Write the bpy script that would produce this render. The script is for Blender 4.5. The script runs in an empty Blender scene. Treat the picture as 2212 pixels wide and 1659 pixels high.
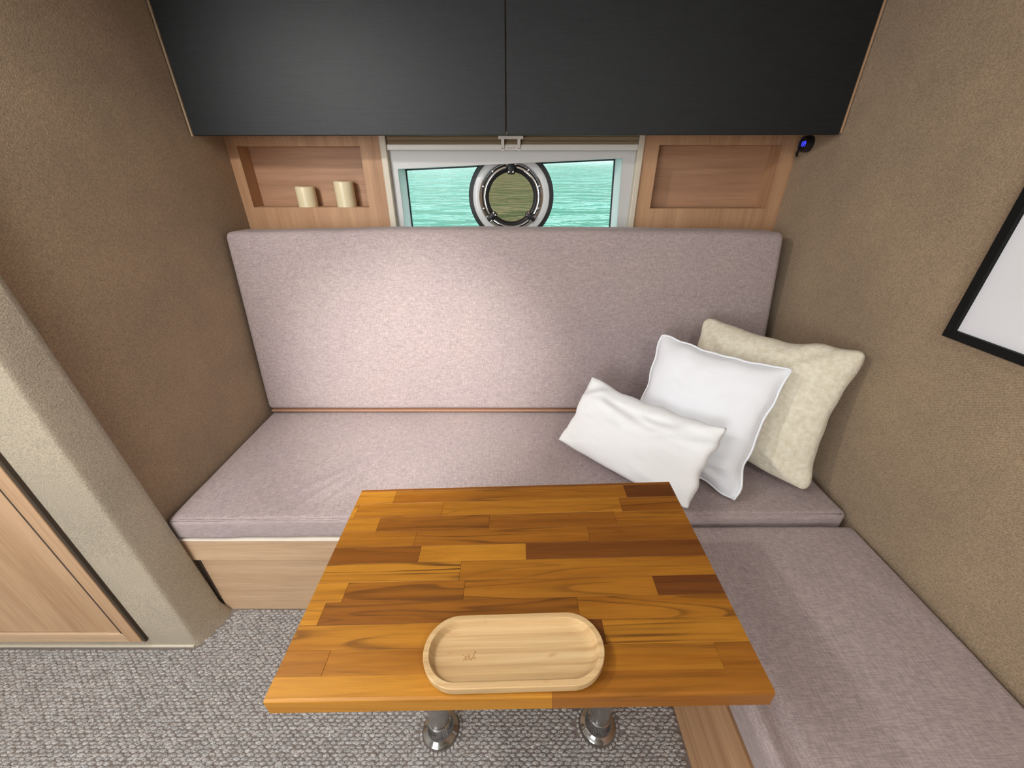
import bpy, bmesh, math, random
from mathutils import Vector, Matrix, noise

scene = bpy.context.scene
COL = scene.collection

# ------------------------------------------------------------------ camera
F_PX, W_PX = 850.0, 2212.0
PITCH = math.atan(460.5 / F_PX)
cam_d = bpy.data.cameras.new('camera')
cam_d.sensor_fit = 'HORIZONTAL'
cam_d.sensor_width = 36.0
cam_d.lens = F_PX / W_PX * 36.0
cam_d.clip_start = 0.02
cam_d.clip_end = 500
cam = bpy.data.objects.new('camera', cam_d)
COL.objects.link(cam)
cam.location = (0, 0, 1.27)
cam.rotation_euler = (math.pi / 2 - PITCH, 0, 0)
scene.camera = cam

# ------------------------------------------------------------------ world, light, exposure
scene.view_settings.view_transform = 'Standard'
scene.view_settings.look = 'None'
scene.view_settings.gamma = 1.0
scene.view_settings.use_curve_mapping = False
scene.view_settings.exposure = -0.08
scene.cycles.use_denoising = True
scene.cycles.max_bounces = 6
scene.cycles.diffuse_bounces = 3
scene.cycles.glossy_bounces = 3
scene.cycles.transparent_max_bounces = 8
scene.cycles.use_adaptive_sampling = True
scene.cycles.adaptive_threshold = 0.07
scene.cycles.adaptive_min_samples = 16
scene.cycles.sample_clamp_indirect = 6.0

world = bpy.data.worlds.new('sky')
scene.world = world
world.use_nodes = True
wb = world.node_tree.nodes['Background']
wb.inputs['Color'].default_value = (0.93, 0.97, 1.0, 1)
wb.inputs['Strength'].default_value = 2.1

def area_light(name, loc, target, sx, sy, power, color):
    d = bpy.data.lights.new(name, 'AREA')
    d.shape = 'RECTANGLE'
    d.size, d.size_y = sx, sy
    d.energy = power
    d.color = color
    o = bpy.data.objects.new(name, d)
    COL.objects.link(o)
    o.location = loc
    o.rotation_euler = (Vector(target) - Vector(loc)).to_track_quat('-Z', 'Y').to_euler()
    return o

# daylight that falls in through the companionway behind the camera
area_light('companionway_daylight', (-1.15, -1.62, 1.15), (0.1, 1.2, 0.75), 0.95, 1.15, 26, (0.95, 0.975, 1.0))
# added overhead fill light in an invented hatch, left of the camera
FILL_HATCH = (-0.82, -0.08, 1.735)
area_light('hatch_fill', FILL_HATCH, (FILL_HATCH[0], FILL_HATCH[1], 0), 0.46, 0.46, 11, (0.98, 0.99, 1.0))

# ------------------------------------------------------------------ helpers
def new_mat(name):
    m = bpy.data.materials.new(name)
    m.use_nodes = True
    nt = m.node_tree
    return m, nt, nt.nodes['Principled BSDF']

def nd(nt, kind, **kw):
    n = nt.nodes.new(kind)
    for k, v in kw.items():
        if k in n.inputs:
            n.inputs[k].default_value = v
        else:
            setattr(n, k, v)
    return n

def lk(nt, a, b):
    nt.links.new(a, b)

def rgb(r, g, b):
    f = lambda c: (c / 255 / 12.92) if c / 255 <= 0.04045 else ((c / 255 + 0.055) / 1.055) ** 2.4
    return (f(r), f(g), f(b), 1)

def coords(nt, scale, rot=(0, 0, 0), rand=False):
    tc = nd(nt, 'ShaderNodeTexCoord')
    mp = nd(nt, 'ShaderNodeMapping')
    mp.inputs['Scale'].default_value = scale
    mp.inputs['Rotation'].default_value = rot
    src = tc.outputs['Object']
    if rand:
        oi = nd(nt, 'ShaderNodeObjectInfo')
        ml = nd(nt, 'ShaderNodeMath', operation='MULTIPLY')
        ml.inputs[1].default_value = 53.0
        lk(nt, oi.outputs['Random'], ml.inputs[0])
        ad = nd(nt, 'ShaderNodeVectorMath', operation='ADD')
        lk(nt, src, ad.inputs[0])
        lk(nt, ml.outputs[0], ad.inputs[1])
        src = ad.outputs[0]
    lk(nt, src, mp.inputs['Vector'])
    return mp.outputs['Vector']

def noise_tex(nt, vec, scale=1.0, detail=4.0, rough=0.5, dist=0.0):
    n = nd(nt, 'ShaderNodeTexNoise')
    n.inputs['Scale'].default_value = scale
    n.inputs['Detail'].default_value = detail
    n.inputs['Roughness'].default_value = rough
    n.inputs['Distortion'].default_value = dist
    lk(nt, vec, n.inputs['Vector'])
    return n.outputs['Fac']

def ramp(nt, fac, stops):
    r = nd(nt, 'ShaderNodeValToRGB')
    els = r.color_ramp.elements
    while len(els) < len(stops):
        els.new(0.5)
    for e, (p, c) in zip(els, stops):
        e.position = p
        e.color = c if len(c) == 4 else (*c, 1)
    lk(nt, fac, r.inputs['Fac'])
    return r.outputs['Color']

def mix(nt, fac, a, b, mode='MIX'):
    m = nd(nt, 'ShaderNodeMix', data_type='RGBA', blend_type=mode)
    for sock, v in ((m.inputs[0], fac), (m.inputs[6], a), (m.inputs[7], b)):
        if hasattr(v, 'links'):
            lk(nt, v, sock)
        else:
            sock.default_value = v
    return m.outputs[2]

def bump(nt, bsdf, height, strength, dist):
    b = nd(nt, 'ShaderNodeBump')
    b.inputs['Strength'].default_value = strength
    b.inputs['Distance'].default_value = dist
    lk(nt, height, b.inputs['Height'])
    lk(nt, b.outputs['Normal'], bsdf.inputs['Normal'])

def simple(name, col, rough=0.5, metal=0.0, spec=0.5):
    m, nt, b = new_mat(name)
    b.inputs['Base Color'].default_value = col
    b.inputs['Roughness'].default_value = rough
    b.inputs['Metallic'].default_value = metal
    b.inputs['Specular IOR Level'].default_value = spec
    return m

G = lambda v: (v, v, v, 1)

def oak(name, axis, light, dark, rough=0.5):
    m, nt, b = new_mat(name)
    s1, s2 = [38, 38, 38], [230, 230, 230]
    s1[axis], s2[axis] = 1.6, 9
    n1 = noise_tex(nt, coords(nt, s1, rand=True), 1, 5, 0.55, 0.6)
    n2 = noise_tex(nt, coords(nt, s2, rand=True), 1, 3, 0.6)
    s3 = [9, 9, 9]; s3[axis] = 0.7
    n3 = noise_tex(nt, coords(nt, s3, rand=True), 1, 2, 0.5)
    c = ramp(nt, n1, [(0.3, dark), (0.62, light)])
    c = mix(nt, 0.35, c, ramp(nt, n3, [(0.35, dark), (0.65, light)]))
    c = mix(nt, 0.5, c, ramp(nt, n2, [(0.3, G(0.72)), (0.6, G(1.0))]), 'MULTIPLY')
    lk(nt, c, b.inputs['Base Color'])
    b.inputs['Roughness'].default_value = rough
    b.inputs['Specular IOR Level'].default_value = 0.35
    bump(nt, b, n2, 0.15, 0.0005)
    return m

def fabric(name, col, axis2, dark=0.80):
    """linen weave with threads along X and along axis2"""
    m, nt, b = new_mat(name)
    sa = [52, 560, 560]
    sb = [560, 560, 560]; sb[axis2] = 52
    na = noise_tex(nt, coords(nt, sa), 1, 2, 0.6)
    nb = noise_tex(nt, coords(nt, sb), 1, 2, 0.6)
    nc = noise_tex(nt, coords(nt, (5, 5, 5)), 1, 2, 0.5)
    ca = ramp(nt, na, [(0.34, G(dark)), (0.64, G(1.08))])
    cb = ramp(nt, nb, [(0.34, G(dark)), (0.64, G(1.08))])
    c = mix(nt, 1.0, mix(nt, 1.0, ca, cb, 'MULTIPLY'), tuple(min(1, x * 1.1) for x in col[:3]) + (1,), 'MULTIPLY')
    c = mix(nt, 1.0, c, ramp(nt, nc, [(0.3, (0.97, 0.96, 0.98)), (0.7, (1.02, 1.01, 1.0))]), 'MULTIPLY')
    lk(nt, c, b.inputs['Base Color'])
    b.inputs['Roughness'].default_value = 0.9
    b.inputs['Specular IOR Level'].default_value = 0.15
    b.inputs['Sheen Weight'].default_value = 0.15
    bump(nt, b, mix(nt, 0.5, na, nb), 0.4, 0.0012)
    return m

def wall_carpet(name, col, twill):
    m, nt, b = new_mat(name)
    n1 = noise_tex(nt, coords(nt, (360, 360, 360)), 1, 3, 0.65)
    n2 = noise_tex(nt, coords(nt, (5, 5, 5)), 1, 4, 0.6)
    c = ramp(nt, n1, [(0.3, tuple(x * 0.66 for x in col[:3])), (0.68, tuple(min(1, x * 1.3) for x in col[:3]))])
    c = mix(nt, 1.0, c, ramp(nt, n2, [(0.3, (0.88, 0.88, 0.88)), (0.7, (1.08, 1.07, 1.05))]), 'MULTIPLY')
    h = n1
    if twill:
        w = nd(nt, 'ShaderNodeTexWave', wave_type='BANDS', bands_direction='Z')
        w.inputs['Scale'].default_value = 1.0
        w.inputs['Distortion'].default_value = 1.2
        w.inputs['Detail'].default_value = 1.0
        lk(nt, coords(nt, (60, 60, 60), (math.radians(32), 0, 0)), w.inputs['Vector'])
        c = mix(nt, 1.0, c, ramp(nt, w.outputs['Fac'], [(0.0, G(0.9)), (1.0, G(1.05))]), 'MULTIPLY')
    lk(nt, c, b.inputs['Base Color'])
    b.inputs['Roughness'].default_value = 0.95
    b.inputs['Specular IOR Level'].default_value = 0.1
    b.inputs['Sheen Weight'].default_value = 0.25
    b.inputs['Sheen Roughness'].default_value = 0.5
    bump(nt, b, h, 0.6, 0.002)
    return m

def make_teak():
    m, nt, b = new_mat('teak')
    oi = nd(nt, 'ShaderNodeObjectInfo')
    n1 = noise_tex(nt, coords(nt, (1.3, 34, 34), rand=True), 1, 4, 0.55, 1.0)
    n2 = noise_tex(nt, coords(nt, (8, 330, 330), rand=True), 1, 3, 0.6, 0.2)
    n3 = noise_tex(nt, coords(nt, (0.9, 16, 16), rand=True), 1, 2, 0.45, 0.8)
    n4 = noise_tex(nt, coords(nt, (4, 18, 18), rand=True), 1, 2, 0.5, 0.6)
    base = mix(nt, ramp(nt, n1, [(0.40, G(0)), (0.66, G(0.85))]), oi.outputs['Color'], (0.72, 0.62, 0.50, 1), 'MULTIPLY')
    # thin dark growth lines, broken up along the stave
    mm = nd(nt, 'ShaderNodeMath', operation='MULTIPLY')
    mm.inputs[1].default_value = 9.0
    lk(nt, n3, mm.inputs[0])
    fr = nd(nt, 'ShaderNodeMath', operation='FRACT')
    lk(nt, mm.outputs[0], fr.inputs[0])
    st = ramp(nt, fr.outputs[0], [(0.0, G(0.9)), (0.07, G(0.85)), (0.22, G(0.25)), (0.45, G(0)), (0.93, G(0)), (1.0, G(0.9))])
    st = mix(nt, 1.0, st, ramp(nt, n4, [(0.36, G(0.08)), (0.62, G(1))]), 'MULTIPLY')
    st = mix(nt, 1.0, st, oi.outputs['Alpha'], 'MULTIPLY')
    base = mix(nt, st, base, (0.075, 0.026, 0.006, 1))
    base = mix(nt, 0.5, base, ramp(nt, n2, [(0.3, G(0.72)), (0.62, G(1.08))]), 'MULTIPLY')
    lk(nt, base, b.inputs['Base Color'])
    b.inputs['Roughness'].default_value = 0.42
    b.inputs['Specular IOR Level'].default_value = 0.3
    bump(nt, b, n2, 0.08, 0.0003)
    return m

def make_loops():
    m, nt, b = new_mat('loop_pile')
    at = nd(nt, 'ShaderNodeAttribute', attribute_name='tone')
    n1 = noise_tex(nt, coords(nt, (190, 560, 300)), 1, 3, 0.7)
    c = ramp(nt, n1, [(0.33, rgb(78, 69, 66)), (0.45, rgb(156, 150, 146)), (0.66, rgb(212, 210, 207))])
    c = mix(nt, 1.0, c, at.outputs['Color'], 'MULTIPLY')
    lk(nt, c, b.inputs['Base Color'])
    b.inputs['Roughness'].default_value = 0.95
    b.inputs['Specular IOR Level'].default_value = 0.1
    bump(nt, b, n1, 0.6, 0.002)
    return m

def glass_mat(name, tint, gloss):
    m, nt, b = new_mat(name)
    nt.nodes.remove(b)
    out = nt.nodes['Material Output']
    tr = nd(nt, 'ShaderNodeBsdfTransparent', Color=tint)
    gl = nd(nt, 'ShaderNodeBsdfGlossy', Roughness=0.02)
    fr = nd(nt, 'ShaderNodeFresnel', IOR=1.45)
    ml = nd(nt, 'ShaderNodeMath', operation='MULTIPLY')
    ml.inputs[1].default_value = gloss
    lk(nt, fr.outputs[0], ml.inputs[0])
    ms = nd(nt, 'ShaderNodeMixShader')
    lk(nt, ml.outputs[0], ms.inputs[0])
    lk(nt, tr.outputs[0], ms.inputs[1])
    lk(nt, gl.outputs[0], ms.inputs[2])
    lk(nt, ms.outputs[0], out.inputs['Surface'])
    return m

def emit(name, col, strength):
    m, nt, b = new_mat(name)
    b.inputs['Base Color'].default_value = (0, 0, 0, 1)
    b.inputs['Emission Color'].default_value = col
    b.inputs['Emission Strength'].default_value = strength
    return m

def make_water():
    m, nt, b = new_mat('lagoon_water')
    n1 = noise_tex(nt, coords(nt, (0.42, 0.75, 1)), 1, 2, 0.45, 0.6)
    n2 = noise_tex(nt, coords(nt, (2.6, 4.0, 1)), 1, 2, 0.5)
    h = mix(nt, 0.12, n1, n2)
    n3 = noise_tex(nt, coords(nt, (0.12, 0.2, 1)), 1, 2, 0.5)
    c = ramp(nt, n3, [(0.35, (0.05, 0.34, 0.24)), (0.65, (0.07, 0.40, 0.32))])
    lk(nt, c, b.inputs['Base Color'])
    b.inputs['Roughness'].default_value = 0.06
    b.inputs['IOR'].default_value = 1.75
    bump(nt, b, h, 1.0, 0.75)
    return m

def make_cream_wool():
    m, nt, b = new_mat('cream_wool')
    n1 = noise_tex(nt, coords(nt, (70, 70, 70)), 1, 4, 0.6)
    n2 = noise_tex(nt, coords(nt, (320, 320, 320)), 1, 2, 0.6)
    c = ramp(nt, n1, [(0.3, rgb(222, 212, 186)), (0.65, rgb(242, 235, 216))])
    lk(nt, c, b.inputs['Base Color'])
    b.inputs['Roughness'].default_value = 0.95
    b.inputs['Specular IOR Level'].default_value = 0.1
    b.inputs['Sheen Weight'].default_value = 0.2
    bump(nt, b, mix(nt, 0.35, n1, n2), 0.7, 0.006)
    return m

def make_cotton(name, col):
    m, nt, b = new_mat(name)
    n1 = noise_tex(nt, coords(nt, (500, 500, 500)), 1, 2, 0.6)
    n2 = noise_tex(nt, coords(nt, (14, 14, 14)), 1, 3, 0.5, 0.8)
    b.inputs['Base Color'].default_value = col
    b.inputs['Roughness'].default_value = 0.9
    b.inputs['Specular IOR Level'].default_value = 0.12
    bump(nt, b, mix(nt, 0.12, n2, n1), 0.35, 0.006)
    return m

def make_black_laminate():
    m, nt, b = new_mat('black_laminate')
    n1 = noise_tex(nt, coords(nt, (14, 60, 420), rand=True), 1, 3, 0.6)
    n2 = noise_tex(nt, coords(nt, (380, 60, 60), rand=True), 1, 2, 0.6)
    h = mix(nt, 0.35, n1, n2)
    c = ramp(nt, h, [(0.35, (0.0035, 0.0048, 0.0058)), (0.65, (0.009, 0.0118, 0.0138))])
    lk(nt, c, b.inputs['Base Color'])
    b.inputs['Roughness'].default_value = 0.54
    b.inputs['Specular IOR Level'].default_value = 0.45
    bump(nt, b, h, 0.25, 0.0008)
    return m

def make_bamboo():
    m, nt, b = new_mat('bamboo')
    n1 = noise_tex(nt, coords(nt, (2.0, 90, 5)), 1, 4, 0.55, 0.3)
    n2 = noise_tex(nt, coords(nt, (12, 400, 30)), 1, 2, 0.6)
    n3 = noise_tex(nt, coords(nt, (26, 60, 5)), 1, 1, 0.5)
    c = ramp(nt, n1, [(0.28, rgb(174, 138, 96)), (0.5, rgb(202, 168, 120)), (0.7, rgb(216, 188, 142))])
    c = mix(nt, 0.4, c, ramp(nt, n2, [(0.3, G(0.8)), (0.6, G(1.0))]), 'MULTIPLY')
    c = mix(nt, ramp(nt, n3, [(0.70, G(0)), (0.78, G(0.45))]), c, rgb(168, 118, 72))
    lk(nt, c, b.inputs['Base Color'])
    b.inputs['Roughness'].default_value = 0.5
    b.inputs['Specular IOR Level'].default_value = 0.3
    return m

def make_brushed():
    m, nt, b = new_mat('brushed_steel')
    n1 = noise_tex(nt, coords(nt, (60, 60, 900)), 1, 2, 0.6)
    b.inputs['Base Color'].default_value = (0.55, 0.54, 0.52, 1)
    b.inputs['Metallic'].default_value = 1
    lk(nt, ramp(nt, n1, [(0.3, G(0.22)), (0.7, G(0.38))]), b.inputs['Roughness'])
    return m

CARPET_COL = rgb(164, 142, 116)
MAT = dict(
    carpet_l=wall_carpet('carpet_left', CARPET_COL, False),
    carpet_r=wall_carpet('carpet_right', CARPET_COL, True),
    carpet_b=wall_carpet('carpet_bulkhead', rgb(174, 162, 142), False),
    seat=fabric('linen_seat', rgb(173, 158, 156), 1),
    back=fabric('linen_back', rgb(173, 158, 156), 2),
    oak_x=oak('oak_x', 0, rgb(216, 184, 150), rgb(190, 155, 122)),
    oak_y=oak('oak_y', 1, rgb(206, 164, 124), rgb(170, 126, 90)),
    oak_z=oak('oak_z', 2, rgb(202, 160, 122), rgb(176, 133, 98)),
    oak_panel=oak('oak_panel', 0, rgb(188, 145, 113), rgb(162, 121, 92)),
    oak_door=oak('oak_door', 2, rgb(208, 171, 135), rgb(182, 144, 109)),
    ply=simple('ply_edge', rgb(246, 236, 220), 0.7),
    teak=make_teak(), loops=make_loops(), bamboo=make_bamboo(), brushed=make_brushed(),
    floor=simple('carpet_backing', rgb(126, 116, 110), 0.95),
    black=make_black_laminate(),
    black_edge=simple('black_edge', (0.008, 0.008, 0.009, 1), 0.5),
    cream_trim=simple('cream_trim', rgb(214, 204, 184), 0.45),
    white_trim=simple('white_trim', rgb(204, 204, 202), 0.4),  # fascia's shade under the cabinet put into this grey
    reveal=simple('reveal_white', rgb(244, 246, 248), 0.35),
    blind=simple('blind_fabric', rgb(150, 132, 104), 0.85),
    white_plastic=simple('white_plastic', rgb(232, 230, 222), 0.35),
    rubber=simple('black_rubber', (0.01, 0.01, 0.011, 1), 0.45),
    chrome=simple('chrome', (0.86, 0.86, 0.86, 1), 0.08, 1.0),
    socket=simple('socket_chrome', (0.42, 0.42, 0.42, 1), 0.12, 1.0),  # darkened in colour for the dark table underside it reflects
    satin=simple('satin_white', rgb(225, 225, 225), 0.25),
    wax=simple('ivory_wax', rgb(232, 218, 180), 0.35, 0, 0.5),
    wick=simple('wick', rgb(70, 60, 50), 0.9),
    cotton=make_cotton('white_cotton', rgb(244, 246, 250)),
    cotton2=make_cotton('warm_white_cotton', rgb(248, 249, 249)),
    wool=make_cream_wool(),
    frame=simple('black_frame', (0.006, 0.006, 0.006, 1), 0.6, 0, 0.2),
    paper=simple('white_paper', rgb(238, 238, 242), 0.6),
    ceiling=simple('ceiling_white', rgb(225, 222, 214), 0.8),
    pane=glass_mat('window_glass', (0.96, 0.99, 0.98, 1), 0.1),
    bronze=glass_mat('bronze_glass', (0.78, 0.54, 0.42, 1), 0.15),
    water=make_water(),
    hillside_green=simple('hillside_green', rgb(70, 128, 104), 0.95),
    bank=simple('far_bank', rgb(168, 150, 110), 0.95),
    copper=simple('tan_board', rgb(166, 124, 98), 0.6),
    blue=emit('blue_digits', (0.03, 0.04, 1.0, 1), 3.0),
    lamp=emit('lamp_lens', (1.0, 0.94, 0.84, 1), 6.0),
    ink=simple('grey_ink', rgb(120, 112, 108), 0.7),
    red=simple('red_ink', rgb(190, 90, 80), 0.7),
    engrave=simple('engraving', rgb(172, 122, 66), 0.7),
    mark=simple('dark_seam', rgb(70, 58, 46), 0.9),
)

def tag(o, label=None, cat=None, group=None, kind=None):
    for k, v in (('label', label), ('category', cat), ('group', group), ('kind', kind)):
        if v:
            o[k] = v
    return o

def empty(name, loc=(0, 0, 0), rot=(0, 0, 0)):
    o = bpy.data.objects.new(name, None)
    o.empty_display_size = 0.05
    COL.objects.link(o)
    o.location = loc
    o.rotation_euler = rot
    return o

def origin(o):
    v = Vector((0, 0, 0))
    while o is not None:
        v += o.location
        o = o.parent
    return v

def obj(name, bm, mat, parent=None, smooth=False, local=False):
    """link a bmesh (world coordinates unless local) as one mesh object"""
    if parent is not None and not local:
        bmesh.ops.translate(bm, verts=bm.verts, vec=-origin(parent))
    bmesh.ops.recalc_face_normals(bm, faces=bm.faces)
    me = bpy.data.meshes.new(name)
    bm.to_mesh(me)
    bm.free()
    if smooth:
        me.polygons.foreach_set('use_smooth', [True] * len(me.polygons))
        if smooth != 'all':
            me.set_sharp_from_angle(angle=math.radians(smooth if smooth is not True else 40))
    me.materials.append(MAT[mat] if isinstance(mat, str) else mat)
    o = bpy.data.objects.new(name, me)
    COL.objects.link(o)
    if parent is not None:
        o.parent = parent
    return o

def box(bm, x0, x1, y0, y1, z0, z1, bev=0.0, seg=2):
    r = bmesh.ops.create_cube(bm, size=1.0)
    for v in r['verts']:
        v.co = Vector(((x0 + x1) / 2 + v.co.x * (x1 - x0), (y0 + y1) / 2 + v.co.y * (y1 - y0), (z0 + z1) / 2 + v.co.z * (z1 - z0)))
    if bev:
        es = list({e for v in r['verts'] for e in v.link_edges})
        bmesh.ops.bevel(bm, geom=es, offset=bev, segments=seg, affect='EDGES', profile=0.5)
    return bm

def B(*a, **k):
    return box(bmesh.new(), *a, **k)

def prism(bm, poly, a0, a1, axis):
    """extrude polygon; poly coords are the two other axes in cyclic order x,y,z without `axis`"""
    def mk(p, a):
        if axis == 0: return Vector((a, p[0], p[1]))
        if axis == 1: return Vector((p[0], a, p[1]))
        return Vector((p[0], p[1], a))
    lo = [bm.verts.new(mk(p, a0)) for p in poly]
    hi = [bm.verts.new(mk(p, a1)) for p in poly]
    bm.faces.new(lo)
    bm.faces.new(hi[::-1])
    n = len(poly)
    for i in range(n):
        bm.faces.new((lo[i], hi[i], hi[(i + 1) % n], lo[(i + 1) % n]))
    return bm

def panel_hole(bm, outer, inner, y0, y1):
    """flat panel in the XZ plane between y0 and y1 with a quad hole; outer/inner are 4 (x,z) points, same winding"""
    vs = [[bm.verts.new((p[0], y, p[1])) for p in q] for y in (y0, y1) for q in (outer, inner)]
    of, inf, ob, ib = vs
    for i in range(4):
        j = (i + 1) % 4
        bm.faces.new((of[i], of[j], inf[j], inf[i]))
        bm.faces.new((ob[i], ib[i], ib[j], ob[j]))
        bm.faces.new((of[i], ob[i], ob[j], of[j]))
        bm.faces.new((inf[i], inf[j], ib[j], ib[i]))
    return bm

def rect(x0, x1, z0, z1):
    return [(x0, z0), (x1, z0), (x1, z1), (x0, z1)]

def lathe(bm, prof, M=None, seg=40):
    """profile of (r, h) about local Z, mapped by matrix M"""
    M = M or Matrix.Identity(4)
    rings = []
    for r, h in prof:
        if r < 1e-6:
            rings.append([bm.verts.new(M @ Vector((0, 0, h)))])
        else:
            rings.append([bm.verts.new(M @ Vector((r * math.cos(2 * math.pi * k / seg), r * math.sin(2 * math.pi * k / seg), h))) for k in range(seg)])
    for a, b in zip(rings, rings[1:]):
        for k in range(seg):
            j = (k + 1) % seg
            if len(a) == 1 and len(b) == 1:
                continue
            if len(a) == 1:
                bm.faces.new((a[0], b[k], b[j]))
            elif len(b) == 1:
                bm.faces.new((a[k], a[j], b[0]))
            else:
                bm.faces.new((a[k], a[j], b[j], b[k]))
    return bm

def tube(bm, pts, r, seg=8, closed=False):
    pts = [Vector(p) for p in pts]
    n = len(pts)
    rings = []
    up = Vector((0.13, 0.2, 0.97))
    for i, p in enumerate(pts):
        a = pts[(i - 1) % n] if (closed or i > 0) else p
        b = pts[(i + 1) % n] if (closed or i < n - 1) else p
        t = (b - a).normalized()
        u = t.cross(up)
        if u.length < 1e-4:
            u = t.cross(Vector((1, 0, 0)))
        u.normalize()
        w = t.cross(u)
        rings.append([bm.verts.new(p + r * (math.cos(2 * math.pi * k / seg) * u + math.sin(2 * math.pi * k / seg) * w)) for k in range(seg)])
    m = n if closed else n - 1
    for i in range(m):
        A, C = rings[i], rings[(i + 1) % n]
        for k in range(seg):
            j = (k + 1) % seg
            bm.faces.new((A[k], A[j], C[j], C[k]))
    if not closed:
        bm.faces.new(rings[0][::-1])
        bm.faces.new(rings[-1])
    return bm

def axis_samples(h, r, n):
    out = [-h + r * t for t in (0, 0.2, 0.45, 0.72, 1.0)]
    inner = [-(h - r) + 2 * (h - r) * k / n for k in range(1, n)]
    return out + inner + [-x for x in out[::-1]]

def cushion_bm(corners, dims, r, n, warp=None):
    """rounded box of size dims mapped trilinearly onto 8 world corners
    corners: dict keyed (ix,iy,iz)"""
    hx, hy, hz = (d / 2 for d in dims)
    S = [axis_samples(h, r, k) for h, k in zip((hx, hy, hz), n)]
    H = (hx, hy, hz)
    bm = bmesh.new()
    cache = {}
    C = {k: Vector(v) for k, v in corners.items()}
    def vert(p):
        key = tuple(round(c, 6) for c in p)
        if key in cache:
            return cache[key]
        q = Vector([max(-(H[i] - r), min(H[i] - r, p[i])) for i in range(3)])
        d = Vector(p) - q
        w = q + d.normalized() * r if d.length > 1e-9 else Vector(p)
        if warp:
            w = warp(w, H)
        u = [(w[i] / H[i] + 1) / 2 for i in range(3)]
        o = Vector((0, 0, 0))
        for ix in (0, 1):
            for iy in (0, 1):
                for iz in (0, 1):
                    o += C[(ix, iy, iz)] * ((u[0] if ix else 1 - u[0]) * (u[1] if iy else 1 - u[1]) * (u[2] if iz else 1 - u[2]))
        cache[key] = bm.verts.new(o)
        return cache[key]
    for ax in range(3):
        a, b = [i for i in range(3) if i != ax]
        for side in (-1, 1):
            for i in range(len(S[a]) - 1):
                for j in range(len(S[b]) - 1):
                    vs = []
                    for (ii, jj) in ((i, j), (i + 1, j), (i + 1, j + 1), (i, j + 1)):
                        p = [0, 0, 0]
                        p[ax] = side * H[ax]
                        p[a], p[b] = S[a][ii], S[b][jj]
                        vs.append(vert(p))
                    if len(set(vs)) == 4:
                        try:
                            bm.faces.new(vs)
                        except ValueError:
                            pass
    return bm

def corner_box(x0, x1, y0, y1, z0, z1):
    return {(i, j, k): ((x0, x1)[i], (y0, y1)[j], (z0, z1)[k]) for i in (0, 1) for j in (0, 1) for k in (0, 1)}

XL, XR = -0.968, 0.968
ZC = 1.745           # ceiling
rnd = random.Random(7)

# ------------------------------------------------------------------ the setting
def struct(o, label=None):
    return tag(o, label, kind='structure')

struct(obj('floor', B(-2.3, XR + 0.05, -1.75, 1.76, -0.04, 0.0), 'floor'), 'carpeted cabin floor')
struct(obj('wall_left', B(XL - 0.05, XL, 0.70, 1.70, 0, ZC), 'carpet_l'), 'brown carpeted wall left of the sofa')
struct(obj('wall_right', B(XR, XR + 0.05, -1.75, 1.76, 0, ZC), 'carpet_r'), 'taupe carpeted wall on the right')
bm = bmesh.new()
panel_hole(bm, rect(-1.02, 1.02, 0, ZC + 0.25), rect(-0.43, 0.44, 0.98, 1.33), 1.70, 1.74)
struct(obj('wall_back', bm, 'white_trim'), 'white hull side behind the panels')
struct(obj('ceiling', B(-2.3, XR + 0.05, -1.75, 1.76, ZC, ZC + 0.04), 'ceiling'), 'pale cabin ceiling')
struct(obj('wall_hull', B(-2.3, -2.25, -1.75, 0.68, 0, ZC), 'ceiling'), 'pale hull side beyond the bulkhead')
bm = bmesh.new()
panel_hole(bm, rect(-2.25, XR, 0, ZC), rect(-1.70, -0.60, 0.42, 1.72), -1.75, -1.70)
struct(obj('wall_rear', bm, 'ceiling'), 'pale rear bulkhead with companionway opening')

# carpeted bulkhead standing out on the left, with rounded end
bm = bmesh.new()
plan0 = [(-2.25, 0.672), (-0.962, 0.672), (-0.957, 0.6735), (-0.954, 0.677), (-0.9525, 0.684), (-0.938, 0.765), (-0.940, 0.779), (-0.947, 0.786), (-0.957, 0.790), (-2.25, 0.790)]
plan1 = [(-2.25, 0.656), (-0.967, 0.656), (-0.962, 0.6575), (-0.959, 0.661), (-0.9575, 0.668), (-0.952, 0.700), (-0.953, 0.708), (-0.957, 0.713), (-0.964, 0.716), (-2.25, 0.716)]
flare = [(-2.25, 0.672), (-0.962, 0.672), (-0.956, 0.673), (-0.949, 0.678), (-0.939, 0.693), (-0.924, 0.735), (-0.918, 0.768), (-0.920, 0.782), (-0.928, 0.790), (-2.25, 0.790)]
foot = [bm.verts.new((x, y, 0)) for x, y in flare]
lo = [bm.verts.new((x, y, 0.05)) for x, y in plan0]
hi = [bm.verts.new((x, y, ZC)) for x, y in plan1]
bm.faces.new(foot); bm.faces.new(hi[::-1])
for i in range(len(lo)):
    j = (i + 1) % len(lo)
    bm.faces.new((lo[i], hi[i], hi[j], lo[j]))
    bm.faces.new((foot[i], lo[i], lo[j], foot[j]))
bulk = struct(obj('wall_bulkhead', bm, 'carpet_b', smooth=50), 'carpet-covered bulkhead with rounded end at lower left')

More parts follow.
